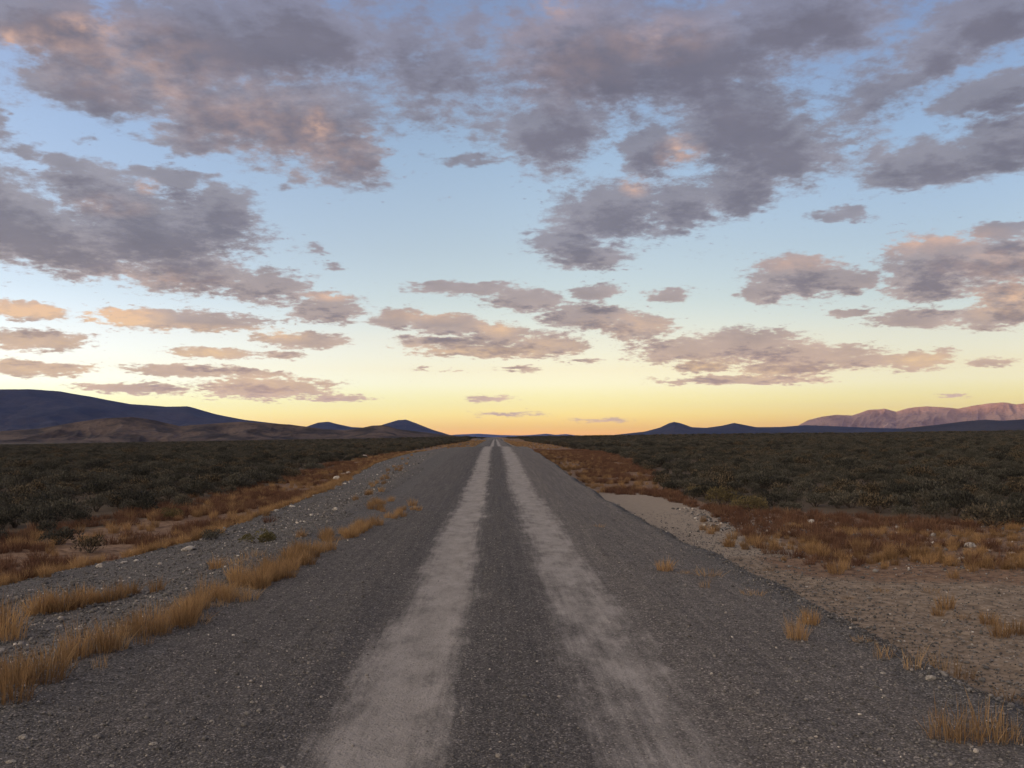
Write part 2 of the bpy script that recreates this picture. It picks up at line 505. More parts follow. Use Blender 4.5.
def gravel_nodes(nb, pos, dark, light, pale):
    """pebbly colour and height: returns colour, height"""
    wob = nb.noise(pos, 9, 3, .6)
    v1 = nb.vor(pos, 80)
    v2 = nb.vor(nb.v('ADD', pos, (3.3, 1.7, .4)), 38)
    r1 = nb.sep(v1.outputs['Color'])[0]
    r2 = nb.sep(v2.outputs['Color'])[1]
    col = nb.mix(nb.sm(r1, .1, .95), dark, light)
    col = nb.mix(nb.m('MULTIPLY', nb.sm(r1, .93, .97), .8), col, pale)
    stone = nb.m('MULTIPLY', nb.sm(r2, .80, .86), nb.sm(v2.outputs['Distance'], .40, .30))
    col = nb.mix(nb.m('MULTIPLY', stone, .75), col, nb.mix(nb.sep(v2.outputs['Color'])[0], dark, pale))
    gap = nb.sm(v1.outputs['Distance'], .35, .75)
    col = nb.mix(nb.m('MULTIPLY', gap, .35), col, (.012, .012, .014))
    h = nb.m('ADD', nb.m('MULTIPLY', nb.m('SUBTRACT', .7, v1.outputs['Distance']), nb.m('MULTIPLY_ADD', r1, .009, .004)), nb.m('MULTIPLY', stone, .012))
    col = nb.mix(1.0, col, nb.ramp(wob.outputs[0], [(.25, (.72, .72, .73)), (.75, (1.25, 1.22, 1.2))]), 'MULTIPLY')
    return col, h


def bump(nb, b, h, dist=1.0, strength=1.0):
    bp = nb.new('ShaderNodeBump')
    nb.put(bp.inputs['Height'], h); bp.inputs['Distance'].default_value = dist; bp.inputs['Strength'].default_value = strength
    nb.l.new(bp.outputs[0], b.inputs['Normal'])


def fine_noise(nb, pos, scale):
    return nb.noise(pos, scale, 6, .65).outputs[0]


m_road, nb, b, _ = new_mat("road_gravel")
pos = nb.new('ShaderNodeNewGeometry').outputs['Position']
gcol, gh = gravel_nodes(nb, pos, (.084, .079, .075), (.18, .170, .162), (.38, .355, .335))
trk = attr(nb, 'track')
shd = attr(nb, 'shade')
along = nb.v('MULTIPLY', pos, (2.4, .10, 1.0))
nz = nb.noise(along, 7, 6, .68).outputs[0]
nz2 = nb.noise(nb.v('MULTIPLY', pos, (1.0, .40, 1.0)), 4.2, 7, .72).outputs[0]
blot = nb.noise(nb.v('MULTIPLY', pos, (1.0, .45, 1.0)), 1.1, 4, .6).outputs[0]
tm = nb.m('ADD', trk, nb.m('MULTIPLY', nb.m('SUBTRACT', nb.m('MULTIPLY_ADD', nz, .5, nb.m('MULTIPLY', nz2, .5)), .5), 2.0))
tm = nb.m('ADD', tm, nb.m('MULTIPLY', nb.m('SUBTRACT', blot, .5), .9))
tmask = nb.m('MULTIPLY', nb.sm(tm, .20, .90), .84)
dust = nb.mix(nb.noise(pos, 42, 7, .82).outputs[0], (.21, .194, .181), (.435, .410, .386))
dust = nb.mix(1.0, dust, nb.ramp(nz2, [(.3, (.70, .69, .68)), (.7, (1.22, 1.2, 1.18))]), 'MULTIPLY')
speck = nb.sm(nb.vor(pos, 48).outputs['Distance'], .30, .12)
dust = nb.mix(nb.m('MULTIPLY', speck, nb.sm(nb.noise(pos, 11, 3).outputs[0], .32, .55)), dust, gcol)
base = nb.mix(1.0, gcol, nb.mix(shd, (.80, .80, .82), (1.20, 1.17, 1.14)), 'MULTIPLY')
streak = nb.noise(nb.v('MULTIPLY', pos, (14.0, .35, 1.0)), 1.0, 4, .6).outputs[0]
base = nb.mix(1.0, base, nb.ramp(streak, [(.3, (.78, .78, .8)), (.7, (1.16, 1.15, 1.13))]), 'MULTIPLY')
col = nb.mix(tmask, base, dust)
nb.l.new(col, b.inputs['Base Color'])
h = nb.m('MULTIPLY', gh, nb.m('MULTIPLY_ADD', tmask, -.5, 1.0))
h = nb.m('ADD', h, nb.m('MULTIPLY', fine_noise(nb, pos, 22), .022))
bump(nb, b, h, 1.0, .9)

m_ground, nb, b, _ = new_mat("desert_ground")
pos = nb.new('ShaderNodeNewGeometry').outputs['Position']
gcol, gh = gravel_nodes(nb, pos, (.078, .074, .071), (.18, .171, .164), (.38, .355, .335))
n1 = nb.noise(pos, 1.6, 6, .62).outputs[0]
n2 = nb.noise(pos, 7.0, 5, .65).outputs[0]
def zone(name, lo=.35, hi=.65, amp=.9):
    a = attr(nb, name)
    return nb.sm(nb.m('ADD', a, nb.m('MULTIPLY', nb.m('SUBTRACT', nb.m('MULTIPLY_ADD', n1, .6, nb.m('MULTIPLY', n2, .4)), .5), amp)), lo, hi)
soil = nb.mix(n2, (.060, .044, .030), (.125, .094, .064))
# brush seen from afar: mottled grey-green over soil
far_mott = nb.noise(nb.v('MULTIPLY', pos, (1, 1, .0)), .55, 5, .7).outputs[0]
brushcol = nb.mix(nb.sm(far_mott, .40, .60), (.026, .027, .020), (.085, .070, .048))
fz = attr(nb, 'far')
soil = nb.mix(fz, soil, brushcol)
dirt = nb.mix(nb.sm(n2, .3, .7), (.125, .092, .064), (.30, .232, .168))
dstone = nb.vor(pos, 20)
ds = nb.m('MULTIPLY', nb.sm(nb.sep(dstone.outputs['Color'])[0], .62, .7), nb.sm(dstone.outputs['Distance'], .42, .3))
dirt = nb.mix(nb.m('MULTIPLY', ds, .7), dirt, nb.mix(nb.sep(dstone.outputs['Color'])[1], (.07, .06, .055), (.42, .38, .33)))
red = nb.mix(nb.sm(n2, .35, .65), (.11, .066, .042), (.24, .155, .10))
pale = nb.mix(n2, (.17, .138, .105), (.36, .30, .235))
col = nb.mix(zone('dirt'), soil, dirt)
col = nb.mix(zone('red'), col, red)
col = nb.mix(zone('pale'), col, pale)
grz = zone('gravel', .3, .7)
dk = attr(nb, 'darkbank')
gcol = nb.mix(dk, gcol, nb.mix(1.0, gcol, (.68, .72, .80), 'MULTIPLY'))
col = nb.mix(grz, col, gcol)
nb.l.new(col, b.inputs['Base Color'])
h = nb.m('MULTIPLY', gh, nb.m('MULTIPLY_ADD', grz, .8, .3))
h = nb.m('ADD', h, nb.m('MULTIPLY', ds, .012))
h = nb.m('ADD', h, nb.m('MULTIPLY', n2, .03))
bump(nb, b, h, 1.0, .9)


def sage_edge_right(y):
    return np.interp(y, [0, 17, 20.5, 22, 25, 28.5, 40, 50, 75, 100, 200, 600], [30, 22, 15, 12.6, 8.6, 6.0, 6.5, 8, 10, 11, 12, 12])


def sage_edge_left(y):
    return -np.interp(y, [0, 12, 18, 26, 48, 80, 150, 600], [11, 10.5, 9.6, 8.6, 9.2, 10.0, 11, 11])


# ------------------------------------------------------------------ ground sheet
def axis(dense, step, growth, far):
    v = [0.0]; s = step
    while v[-1] < far:
        if v[-1] > dense: s *= growth
        v.append(v[-1] + s)
    return np.array(v)


gx = axis(9, .11, 1.07, 32000)
gx = np.concatenate([-gx[::-1][:-1], gx])
gyf = axis(22, .14, 1.022, 34000)
gyb = axis(2, .5, 1.25, 6000)
gy = np.concatenate([-gyb[::-1][:-1], gyf])
GX, GY = np.meshgrid(gx, gy)
GZ = ground_z(GX, GY)
xc = GX - .14
ROADW = 2.75
under = sstep(ROADW - .22, ROADW - .60, np.abs(xc)) * (GY < 640)
GZ2 = GZ - .12 * under
lb = left_bank(GY)
lip = 3.08 + np.interp(GY, [0, 8, 20, 60], [.12, 0, -.25, -.45])
foot = lip + np.interp(GY, [0, 8, 11, 20, 40], [1.2, 1.15, .95, .75, .7])
far = np.hypot(GX, GY)
gravel = np.where(GX < 0, 1 - sstep(lb + .15, lb - .15, -(-GX) * 1.0) * 0, 0)
gravel = np.where(GX < 0, sstep(lb - .2, lb + .2, GX), 1 - sstep(foot - .5, foot + .6, GX + 1.1 * (fbm(GX / 1.3, GY / 2.2, 88, 4) - .5)))
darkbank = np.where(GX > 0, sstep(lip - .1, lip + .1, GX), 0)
ser = sage_edge_right(GY); sel = sage_edge_left(GY)
inR = (GX > 0) & (GX < ser + .6)
band = sstep(13.0, 15.5, GY + .25 * (GX - 5)) * inR
dirtz = np.where(inR, 1.0, 0.0)
redz = np.where(GX > 0, band * sstep(4.2, 5.2, GX) * np.where(GY > 34, 1, 1), 0) * .8
redz = np.maximum(redz, np.where((GX > 0) & inR & (GY > 33), sstep(3.2, 4.2, GX) * .62, 0))
redz = np.maximum(redz, np.where(GX < 0, sstep(sel - 1.2, sel + .3, GX) * .75, 0))
palez = np.where((GX > 3.3) & (GX < 6.6), sstep(15, 19, GY) * (1 - sstep(30, 38, GY)) * (1 - sstep(5.4, 6.6, GX)), 0)
farz = sstep(80, 260, far)
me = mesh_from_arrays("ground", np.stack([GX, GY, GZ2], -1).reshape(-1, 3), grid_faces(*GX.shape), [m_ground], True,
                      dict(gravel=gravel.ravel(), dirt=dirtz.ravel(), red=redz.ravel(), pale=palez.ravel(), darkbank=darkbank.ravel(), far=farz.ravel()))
ground = link(bpy.data.objects.new("ground", me)); tag(ground, kind='structure')

# ------------------------------------------------------------------ road sheet
rx = np.linspace(-ROADW + .14, ROADW + .14, 92)
ry = [-30.0]; s = .6
while ry[-1] < 620:
    yv = ry[-1]
    s = .5 if yv < 1.5 else max(.055, .006 * yv + .02)
    ry.append(yv + s)
ry = np.array(ry)
RX, RY = np.meshgrid(rx, ry)
edge_n = .22 * (fbm(RY * 1.3, RX * 0 + np.sign(RX), 77, 4) - .5)
e = np.abs(RX - .14) + edge_n
RZ = ground_z(RX, RY) + .004 - .06 * sstep(ROADW - .13, ROADW + .06, e)
cl = -.57 + .05 * (fbm(RY / 5, RX * 0, 5, 3) - .5) * 2
cr = .84 + .06 * (fbm(RY / 6, RX * 0 + 3, 6, 3) - .5) * 2
tl = np.exp(-np.abs((RX - cl) / .36) ** 3.0) * np.interp(RY, [0, 5, 9, 16], [.90, .92, .96, 1])
tr = np.exp(-np.abs((RX - cr) / .42) ** 2.6) * np.interp(RY, [0, 5, 9, 14, 30], [.56, .60, .72, .84, .95])
track = np.maximum(tl, tr)
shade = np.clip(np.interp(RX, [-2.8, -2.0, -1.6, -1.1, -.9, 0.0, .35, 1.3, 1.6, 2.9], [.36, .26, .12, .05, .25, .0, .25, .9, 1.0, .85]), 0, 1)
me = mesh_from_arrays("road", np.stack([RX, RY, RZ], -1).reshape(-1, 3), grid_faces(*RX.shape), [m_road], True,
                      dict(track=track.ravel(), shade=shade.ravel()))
road = link(bpy.data.objects.new("road", me)); tag(road, kind='structure')


# ------------------------------------------------------------------ mountains
def hill_mat(name, lo, hi, spot, sc):
    m, nb, b, _ = new_mat(name)
    pos = nb.new('ShaderNodeNewGeometry').outputs['Position']
    n = nb.noise(pos, sc, 7, .62).outputs[0]
    n2 = nb.noise(pos, sc * 9, 4, .7).outputs[0]
    c = nb.mix(nb.sm(n, .35, .65), lo, hi)
    c = nb.mix(nb.m('MULTIPLY', nb.sm(n2, .52, .66), .6), c, spot)
    nb.l.new(c, b.inputs['Base Color'])
    bump(nb, b, nb.m('MULTIPLY', n2, .35 / sc / 9), 1.0, .6)
    return m


def mountain(name, pts, dist, depth, mat, gully=.35, wave=600., seed=1, ncol=420, nrow=70, back=.7, base=-6.0, crest_noise=.03):
    """pts: (azimuth, elevation) of the skyline in degrees; dist: metres to the crest (number or azimuth->metres pairs)"""
    pts = sorted(pts)
    a = np.linspace(pts[0][0], pts[-1][0], ncol)
    evs = np.interp(a, [p[0] for p in pts], [p[1] for p in pts])
    k = np.array([0, 0, .2, .6, .2, 0, 0])
    evs = np.convolve(np.pad(evs, 3, mode='edge'), k, mode='valid')
    Dm = np.interp(a, [p[0] for p in dist], [p[1] for p in dist]) if isinstance(dist, (list, tuple)) else np.full(ncol, float(dist))
    crest = EYE + Dm * np.tan(np.radians(evs))
    t = np.concatenate([np.linspace(0, 1, nrow), 1 + np.linspace(0, 1, 24)[1:] * back])
    A, T = np.meshgrid(a, t)
    CR = np.broadcast_to(crest, A.shape); DM = np.broadcast_to(Dm, A.shape)
    r = DM - depth * (1 - T)
    X = np.sin(np.radians(A)) * r; Y = np.cos(np.radians(A)) * r
    front = np.clip(T, 0, 1)
    shape = np.where(T <= 1, .25 * front + .75 * front ** 1.7, np.cos(np.clip((T - 1) / back, 0, 1) * math.pi / 2) ** 1.3)
    S = np.radians(A) * DM
    warp = (fbm(S / wave / 1.5, r / wave / 1.5, seed + 40, 3) - .5) * 1.3
    g1 = ridged(S / wave + warp, r / wave / 3.4 + warp * .5, seed, 4, .5)
    g2 = ridged(S / wave * 3.1 + warp, r / wave, seed + 9, 3, .5)
    cut = np.clip(((1 - g1) * .75 + (1 - g2) * .25) * 1.7 - .35, 0, 1)
    prof = 4 * front * (1 - front) * .9 + .05 * front
    hgt = np.maximum(CR - base, 1)
    Z = base + hgt * shape - hgt * gully * cut * np.where(T <= 1, prof, .15 * shape)
    Z = Z + hgt * crest_noise * (fbm(S / wave * 2, r / wave * 2, seed + 70, 4) - .5) * 2 * front
    Z[0] = base - 4; Z[-1] = base - 4
    me = mesh_from_arrays(name, np.stack([X, Y, Z], -1).reshape(-1, 3), grid_faces(*X.shape), [mat], True)
    o = link(bpy.data.objects.new(name, me)); tag(o, kind='structure')
    return o


def prof(pxs, lower=0.0):
    return [(pix_azel(x, y + lower)) for x, y in pxs]


m_blue = hill_mat("brushy_mountain", (.018, .017, .018), (.042, .036, .034), (.014, .015, .014), .0022)
m_brown = hill_mat("brown_hill", (.026, .020, .016), (.115, .082, .060), (.016, .014, .012), .011)
m_pink = hill_mat("bare_mountain", (.24, .155, .115), (.35, .235, .175), (.11, .080, .065), .002)

pA = prof([(0, 389), (30, 388.5), (60, 391), (95, 397.5), (130, 404), (165, 406.5), (188, 406), (215, 414), (245, 420), (300, 426), (360, 431), (420, 435), (480, 437.5)])
pA = [(-150, .6), (-135, 2.2), (-118, 4.3), (-100, 4.7), (-85, 4.6), (-70, 4.4), (-55, 4.1), (-42, 3.5), (-34, 3.1)] + pA
mountain("mountain", pA, [(-150, 9500), (-60, 9500), (-30, 12000), (0, 12500)], 4600, m_blue, .30, 900, 3, ncol=900, crest_noise=.012)
pB = prof([(-300, 436), (-160, 430), (-60, 431), (0, 431), (40, 428.5), (75, 422), (105, 418), (132, 417), (155, 420), (180, 426), (205, 424), (240, 421.5), (290, 424), (325, 429), (345, 430), (360, 428), (372, 425.5), (384, 425), (398, 429), (430, 433), (468, 437.2), (490, 438)])
mountain("hill", pB, 2600, 520, m_brown, .55, 190, 17, ncol=700, base=-14, crest_noise=.02)
pC = prof([(285, 437), (305, 427), (318, 422.5), (328, 421.5), (340, 424.5), (352, 427), (372, 428), (386, 423.5), (398, 420), (406, 419.5), (418, 424), (432, 429.5), (450, 435), (475, 438)])
mountain("mountain", pC, 14000, 3000, m_blue, .25, 900, 29, crest_noise=.01)
pD = prof([(430, 438), (455, 434.6), (478, 433.6), (500, 435), (522, 435.4), (536, 434.6), (546, 433.6), (556, 434.8), (566, 434), (578, 435.6), (600, 436.4), (640, 436), (700, 436), (800, 437.8)])
mountain("mountain", pD, 29000, 4000, m_blue, .2, 1500, 37, crest_noise=.01)
pE = prof([(585, 438), (615, 434.8), (645, 431.5), (660, 427.5), (669, 423.2), (674, 421.8), (680, 423), (692, 427.2), (706, 427.8), (722, 425.6), (734, 422.8), (744, 424.8), (756, 427.2), (780, 427), (806, 425), (830, 426), (880, 428), (960, 430), (1040, 434), (1120, 437)])
mountain("mountain", pE, 11500, 2300, m_blue, .25, 700, 41, crest_noise=.008)
pF = prof([(770, 434), (795, 427), (808, 419.5), (822, 416), (836, 414), (852, 415), (868, 409.5), (884, 408), (896, 411.5), (908, 408), (926, 406), (944, 407), (958, 408.5), (972, 405.5), (988, 403), (1003, 402.2), (1016, 404.2), (1030, 402), (1060, 399), (1110, 400), (1180, 398), (1300, 404), (1450, 418), (1520, 434)])
mountain("mountain", pF, 17000, 2700, m_pink, .95, 950, 53, ncol=1000, nrow=130, crest_noise=.02)
pG = prof([(880, 436), (905, 428), (935, 425), (962, 421.5), (985, 419.6), (1003, 420.4), (1024, 419), (1080, 418), (1200, 421), (1350, 428), (1420, 436)])
mountain("hill", pG, 7000, 1500, m_blue, .25, 420, 61, crest_noise=.012)


# ------------------------------------------------------------------ haze
m_haze = bpy.data.materials.new("haze"); m_haze.use_nodes = True
m_haze.node_tree.nodes.clear()
hn = NB(m_haze.node_tree)
ho = hn.new('ShaderNodeOutputMaterial'); pv = hn.new('ShaderNodeVolumePrincipled')
pv.inputs['Color'].default_value = (.19, .34, 1.0, 1)
pv.inputs['Density'].default_value = 1.3e-5
hn.l.new(pv.outputs[0], ho.inputs['Volume'])
hv = np.array([(x, y, z) for z in (-60, 1400) for y in (-12000, 40000) for x in (-36000, 36000)], float)
hf = np.array([(0, 2, 3, 1), (4, 5, 7, 6), (0, 1, 5, 4), (2, 6, 7, 3), (0, 4, 6, 2), (1, 3, 7, 5)])
HAZE = True
if HAZE:
    haze = link(bpy.data.objects.new("haze", mesh_from_arrays("haze", hv, hf, [m_haze])))
    tag(haze, kind='stuff')


#PLANTS-BEGIN
# ------------------------------------------------------------------ plants: materials
def foliage_mat(name, dark, light, tip=None, trans=.25):
    m, nb, b, out = new_mat(name)
    tone = attr(nb, 'tone')
    oi = nb.new('ShaderNodeObjectInfo')
    rnd = oi.outputs['Random']
    f = nb.m('ADD', nb.m('MULTIPLY', tone, .55), nb.m('MULTIPLY', rnd, .45))
    c = nb.mix(nb.sm(f, .1, .95), dark, light)
    if tip: c = nb.mix(nb.sm(rnd, .62, .95), c, nb.mix(nb.sm(tone, .2, .9), dark, tip))
    nb.l.new(c, b.inputs['Base Color'])
    tr = nb.new('ShaderNodeBsdfTranslucent'); nb.l.new(c, tr.inputs['Color'])
    mx = nb.new('ShaderNodeMixShader'); mx.inputs[0].default_value = trans
    nb.l.new(b.outputs[0], mx.inputs[1]); nb.l.new(tr.outputs[0], mx.inputs[2])
    nb.l.new(mx.outputs[0], out.inputs['Surface'])
    return m


m_grass = foliage_mat("dry_grass", (.17, .100, .050), (.47, .295, .140), None, .35)
m_tan = foliage_mat("bleached_grass", (.20, .120, .062), (.50, .335, .175), None, .35)
m_red = foliage_mat("red_forb", (.080, .041, .028), (.205, .108, .066), (.25, .15, .085), .2)
m_sage = foliage_mat("sage_leaf", (.025, .025, .021), (.155, .143, .112), (.195, .145, .090), .2)
m_olive = foliage_mat("olive_leaf", (.10, .088, .038), (.30, .25, .12), None, .3)
m_wood = hill_mat("sage_wood", (.05, .038, .03), (.10, .08, .065), (.03, .025, .02), 8.0)


def blades(n, height, spread, width, lean, seed, clump=1.0):
    """n curved tapering grass blades as one mesh's arrays"""
    g = np.random.default_rng(seed)
    a = g.uniform(0, 2 * math.pi, n); rad = spread * np.sqrt(g.uniform(0, 1, n))
    bx, by = rad * np.cos(a), rad * np.sin(a) * clump
    hh = height * np.clip(g.normal(.78, .2, n), .25, 1.15) * (1 - .35 * (rad / spread) ** 2)
    da = a + g.normal(0, .9, n)
    ln = lean * hh * np.abs(g.normal(.5, .4, n)) * (.4 + rad / spread)
    dxv, dyv = np.cos(da) * ln, np.sin(da) * ln
    wa = g.uniform(0, math.pi, n); w = width * g.uniform(.6, 1.3, n)
    wx, wy = np.cos(wa) * w / 2, np.sin(wa) * w / 2
    co = []
    for t, ww in ((0, .8), (.4, 1.0), (.75, .75)):
        px, py, pz = bx + dxv * t ** 1.8, by + dyv * t ** 1.8, hh * t - .02
        co += [np.stack([px - wx * ww, py - wy * ww, pz], -1), np.stack([px + wx * ww, py + wy * ww, pz], -1)]
    co.append(np.stack([bx + dxv, by + dyv, hh], -1))
    co = np.stack(co, 1)                       # n,7,3
    i = np.arange(n)[:, None] * 7
    q = np.concatenate([i + np.array([[0, 1, 3, 2]]), i + np.array([[2, 3, 5, 4]])])
    t = i + np.array([[4, 5, 6]])
    tone = np.repeat(g.uniform(0, 1, n), 7)
    tone = np.clip(tone * .8 + np.tile([0, 0, .1, .1, .2, .2, .25], n), 0, 1)
    return co.reshape(-1, 3), [q, t], tone


def tuft_mesh(n, height, spread, width, lean, seed, mat, clump=1.0):
    co, f, tone = blades(n, height, spread, width, lean, seed, clump)
    return mesh_from_arrays("grass_tuft", co, f, [mat], False, dict(tone=tone))


def leaf_cloud(g, n, rx, ry, h, size, base=.05):
    """n little leaf faces through the volume of an uneven bush"""
    nl = max(7, int(10 * rx / .45))
    la = g.uniform(0, 2 * math.pi, nl); lr = np.sqrt(g.uniform(.05, 1, nl)) * .72
    lobes = np.stack([np.cos(la) * lr * rx, np.sin(la) * lr * ry, h * (.34 + .32 * g.uniform(0, 1, nl) - .16 * lr)], -1)
    ls = g.uniform(.36, .56, nl) * min(rx, ry)
    k = g.integers(0, nl, n)
    d = g.normal(0, 1, (n, 3)); d /= np.linalg.norm(d, axis=1)[:, None]
    d[:, 2] = np.abs(d[:, 2]) * 1.1 - .25
    p = lobes[k] + d * (ls[k] * g.uniform(.55, 1.08, n) ** .6)[:, None]
    p[:, 2] = np.clip(p[:, 2], base * .3, None)
    up = d * .7 + g.normal(0, .35, (n, 3)) + np.array([0, 0, .75])
    up /= np.linalg.norm(up, axis=1)[:, None]
    side = np.cross(up, g.normal(0, 1, (n, 3))); side /= np.linalg.norm(side, axis=1)[:, None] + 1e-6
    L = size * g.uniform(.6, 1.5, n)[:, None]; Wd = L * .34
    co = np.stack([p - side * Wd * .5, p + side * Wd * .5, p + up * L * .6 + side * Wd * .6, p + up * L, p + up * L * .6 - side * Wd * .6], 1)
    f = np.arange(n)[:, None] * 5 + np.array([[0, 1, 2, 3, 4]])
    tone = np.repeat(np.clip(g.uniform(0, 1, n) * .75 + .25 * (g.uniform(0, 1, nl)[k]), 0, 1), 5)
    return co.reshape(-1, 3), f, tone, lobes


def tube(p0, p1, r0, r1, sides=5):
    p0, p1 = np.array(p0, float), np.array(p1, float)
    d = p1 - p0; d /= np.linalg.norm(d)
    u = np.cross(d, [0.3, .9, .1]); u /= np.linalg.norm(u); v = np.cross(d, u)
    a = np.arange(sides) * 2 * math.pi / sides
    ring = np.cos(a)[:, None] * u + np.sin(a)[:, None] * v
    co = np.concatenate([p0 + ring * r0, p1 + ring * r1])
    i = np.arange(sides); j = (i + 1) % sides
    return co, np.stack([i, j, j + sides, i + sides], -1)


def bush_mesh(name, n, rx, ry, h, size, seed, mat):
    g = np.random.default_rng(seed)
    co, f, tone, lobes = leaf_cloud(g, n, rx, ry, h, size)
    quads = []; cos = [co]; off = len(co)
    for lb_ in lobes:
        mid = lb_ * np.array([.35, .35, .45]) + g.normal(0, .02, 3)
        for a_, b_, r0, r1 in (((0, 0, -.05), mid, .016, .011), (mid, lb_ + np.array([0, 0, .02]), .011, .004)):
            c, q = tube(a_, b_, r0, r1)
            cos.append(c); quads.append(q + off); off += len(c)
    quads = np.concatenate(quads)
    allco = np.concatenate(cos)
    tn = np.concatenate([tone, np.full(len(allco) - len(co), .1)])
    mi = np.concatenate([np.zeros(len(f), int), np.ones(len(quads), int)])
    return mesh_from_arrays(name, allco, [f, quads], [mat, m_wood], False, dict(tone=tn), mi)


def put(name, me, x, y, rz, sc, label, cat, group=None, sink=.0, tilt=0.0, scv=None):
    o = bpy.data.objects.new(name, me)
    o.location = (x, y, surf_z(x, y) - sink)
    o.rotation_euler = (random.uniform(-tilt, tilt), random.uniform(-tilt, tilt), rz)
    o.scale = scv if scv else (sc, sc, sc * random.uniform(.85, 1.15))
    tag(o, label, cat, group)
    return link(o)


def scatter(name, xs, ys, scs, protos, kind='stuff', z_off=0.0):
    """many copies nobody could count: one object, instancing the given single plants"""
    zs = ground_z(xs, ys) + z_off
    n = len(xs)
    me = bpy.data.meshes.new(name)
    me.vertices.add(n); me.vertices.foreach_set('co', np.stack([xs, ys, zs], -1).astype(np.float32).ravel())
    a = me.attributes.new('size', 'FLOAT', 'POINT'); a.data.foreach_set('value', np.asarray(scs, np.float32))
    a = me.attributes.new('turn', 'FLOAT', 'POINT'); a.data.foreach_set('value', rng.uniform(0, 6.28, n).astype(np.float32))
    a = me.attributes.new('pick', 'INT', 'POINT'); a.data.foreach_set('value', rng.integers(0, len(protos), n).astype(np.int32))
    o = link(bpy.data.objects.new(name, me)); tag(o, kind=kind)
    c = bpy.data.collections.new(name + "_kinds")
    for p in protos: c.objects.link(p)
    ng = bpy.data.node_groups.new(name, 'GeometryNodeTree')
    ng.interface.new_socket("Geometry", in_out='INPUT', socket_type='NodeSocketGeometry')
    ng.interface.new_socket("Geometry", in_out='OUTPUT', socket_type='NodeSocketGeometry')
    N, L = ng.nodes, ng.links
    gi, go = N.new('NodeGroupInput'), N.new('NodeGroupOutput')
    ci = N.new('GeometryNodeCollectionInfo'); ci.inputs['Collection'].default_value = c
    ci.inputs['Separate Children'].default_value = True; ci.inputs['Reset Children'].default_value = True
    ip = N.new('GeometryNodeInstanceOnPoints'); ip.inputs['Pick Instance'].default_value = True
    def na(nm, t):
        q = N.new('GeometryNodeInputNamedAttribute'); q.data_type = t; q.inputs['Name'].default_value = nm
        return q.outputs['Attribute']
    cx = N.new('ShaderNodeCombineXYZ'); L.new(na('turn', 'FLOAT'), cx.inputs[2])
    L.new(gi.outputs[0], ip.inputs['Points']); L.new(ci.outputs[0], ip.inputs['Instance'])
    L.new(na('pick', 'INT'), ip.inputs['Instance Index']); L.new(cx.outputs[0], ip.inputs['Rotation'])
    L.new(na('size', 'FLOAT'), ip.inputs['Scale']); L.new(ip.outputs[0], go.inputs[0])
    md = o.modifiers.new("scatter", 'NODES'); md.node_group = ng
    return o


def in_view(x, y, margin=33.0):
    return (y > 1) & (np.abs(np.degrees(np.arctan2(x, y)) - YAW) < margin)


# ------------------------------------------------------------------ grass tufts, one by one
TUFT = [tuft_mesh(150, .36, .13, .0045, .55, 100 + k, m_grass) for k in range(6)]
TUFTW = [tuft_mesh(120, .34, .15, .008, .6, 120 + k, m_grass) for k in range(4)]
SPARSE = [tuft_mesh(34, .30, .10, .005, .5, 140 + k, m_tan) for k in range(4)]
FLAT = [tuft_mesh(60, .16, .18, .006, 1.1, 160 + k, m_tan) for k in range(3)]
TANT = [tuft_mesh(110, .33, .15, .006, .8, 180 + k, m_tan) for k in range(2)]
cnt = 0

LSTRIP = 'dry grass tufts in the strip along the left road edge'
y = 5.0
while y < 17.6:
    dens = 1.0 if y < 17 else .5
    xm = np.interp(y, [5, 6, 7.6, 9.2, 12, 15, 17], [-3.30, -3.18, -2.95, -2.74, -2.62, -2.52, -2.42])
    wd = np.interp(y, [5, 8, 9, 11, 14, 18], [.20, .11, .11, .15, .16, .11])
    gap = vnoise(np.array([y * 1.1]), np.array([4.4]), 8)[0] < .22
    if not gap:
        for _ in range(1 if y < 8 else 3):
            x = xm + random.gauss(0, wd)
            hs = np.interp(y, [5, 7, 9, 12, 17], [.95, .84, .72, .66, .60]) * random.uniform(.7, 1.1)
            put("grass_tuft", random.choice((TUFT if y < 9.5 else TUFTW) if random.random() < .74 else (SPARSE + FLAT + TANT)), x, y + random.uniform(-.06, .06), random.uniform(0, 6.28), hs,
                "orange dry grass tuft in the dense strip edging the left side of the gravel road", "grass tuft", LSTRIP)
            cnt += 1
    y += .13 if y < 8 else .26

# the short second row farther out on the bank
for k in range(11):
    px = 36 + k * 9.6; py = 616 - k * 2.0 + random.uniform(-2, 2)
    gx_, gy_, _ = pix_ground(px, py)
    put("grass_tuft", TUFTW[k % 4], gx_, gy_, random.uniform(0, 6), .80 if k < 6 else .62,
        "orange dry grass tuft in the short separate row on the left gravel bank", "grass tuft", "short row of dry grass on the left gravel bank")
ONES_L = [
    (6, 640, TUFT, 1.25, "thick orange grass tuft cut by the left frame edge on the gravel bank"),
    (-4, 634, TUFT, 1.1, None),
    (157, 592, TUFTW, .55, "small low orange grass tuft between the short grass row and the long strip"),
    (217, 569, TUFTW, .72, "round orange grass tuft alone on grey gravel above the long grass strip"),
    (238, 563, FLAT, .8, "thin flattened grass tuft right of the round lone tuft on the left bank"),
    (252, 556, FLAT, .9, "pale flat grass tuft below the yellow-green bush on the left bank"),
    (301, 537, TUFTW, .55, "small grass tuft on the left bank just above the far end of the grass strip"),
    (66, 668, SPARSE, .8, None),
    (100, 668, SPARSE, .55, "sparse little tuft on the road side of the long left grass strip"),
]
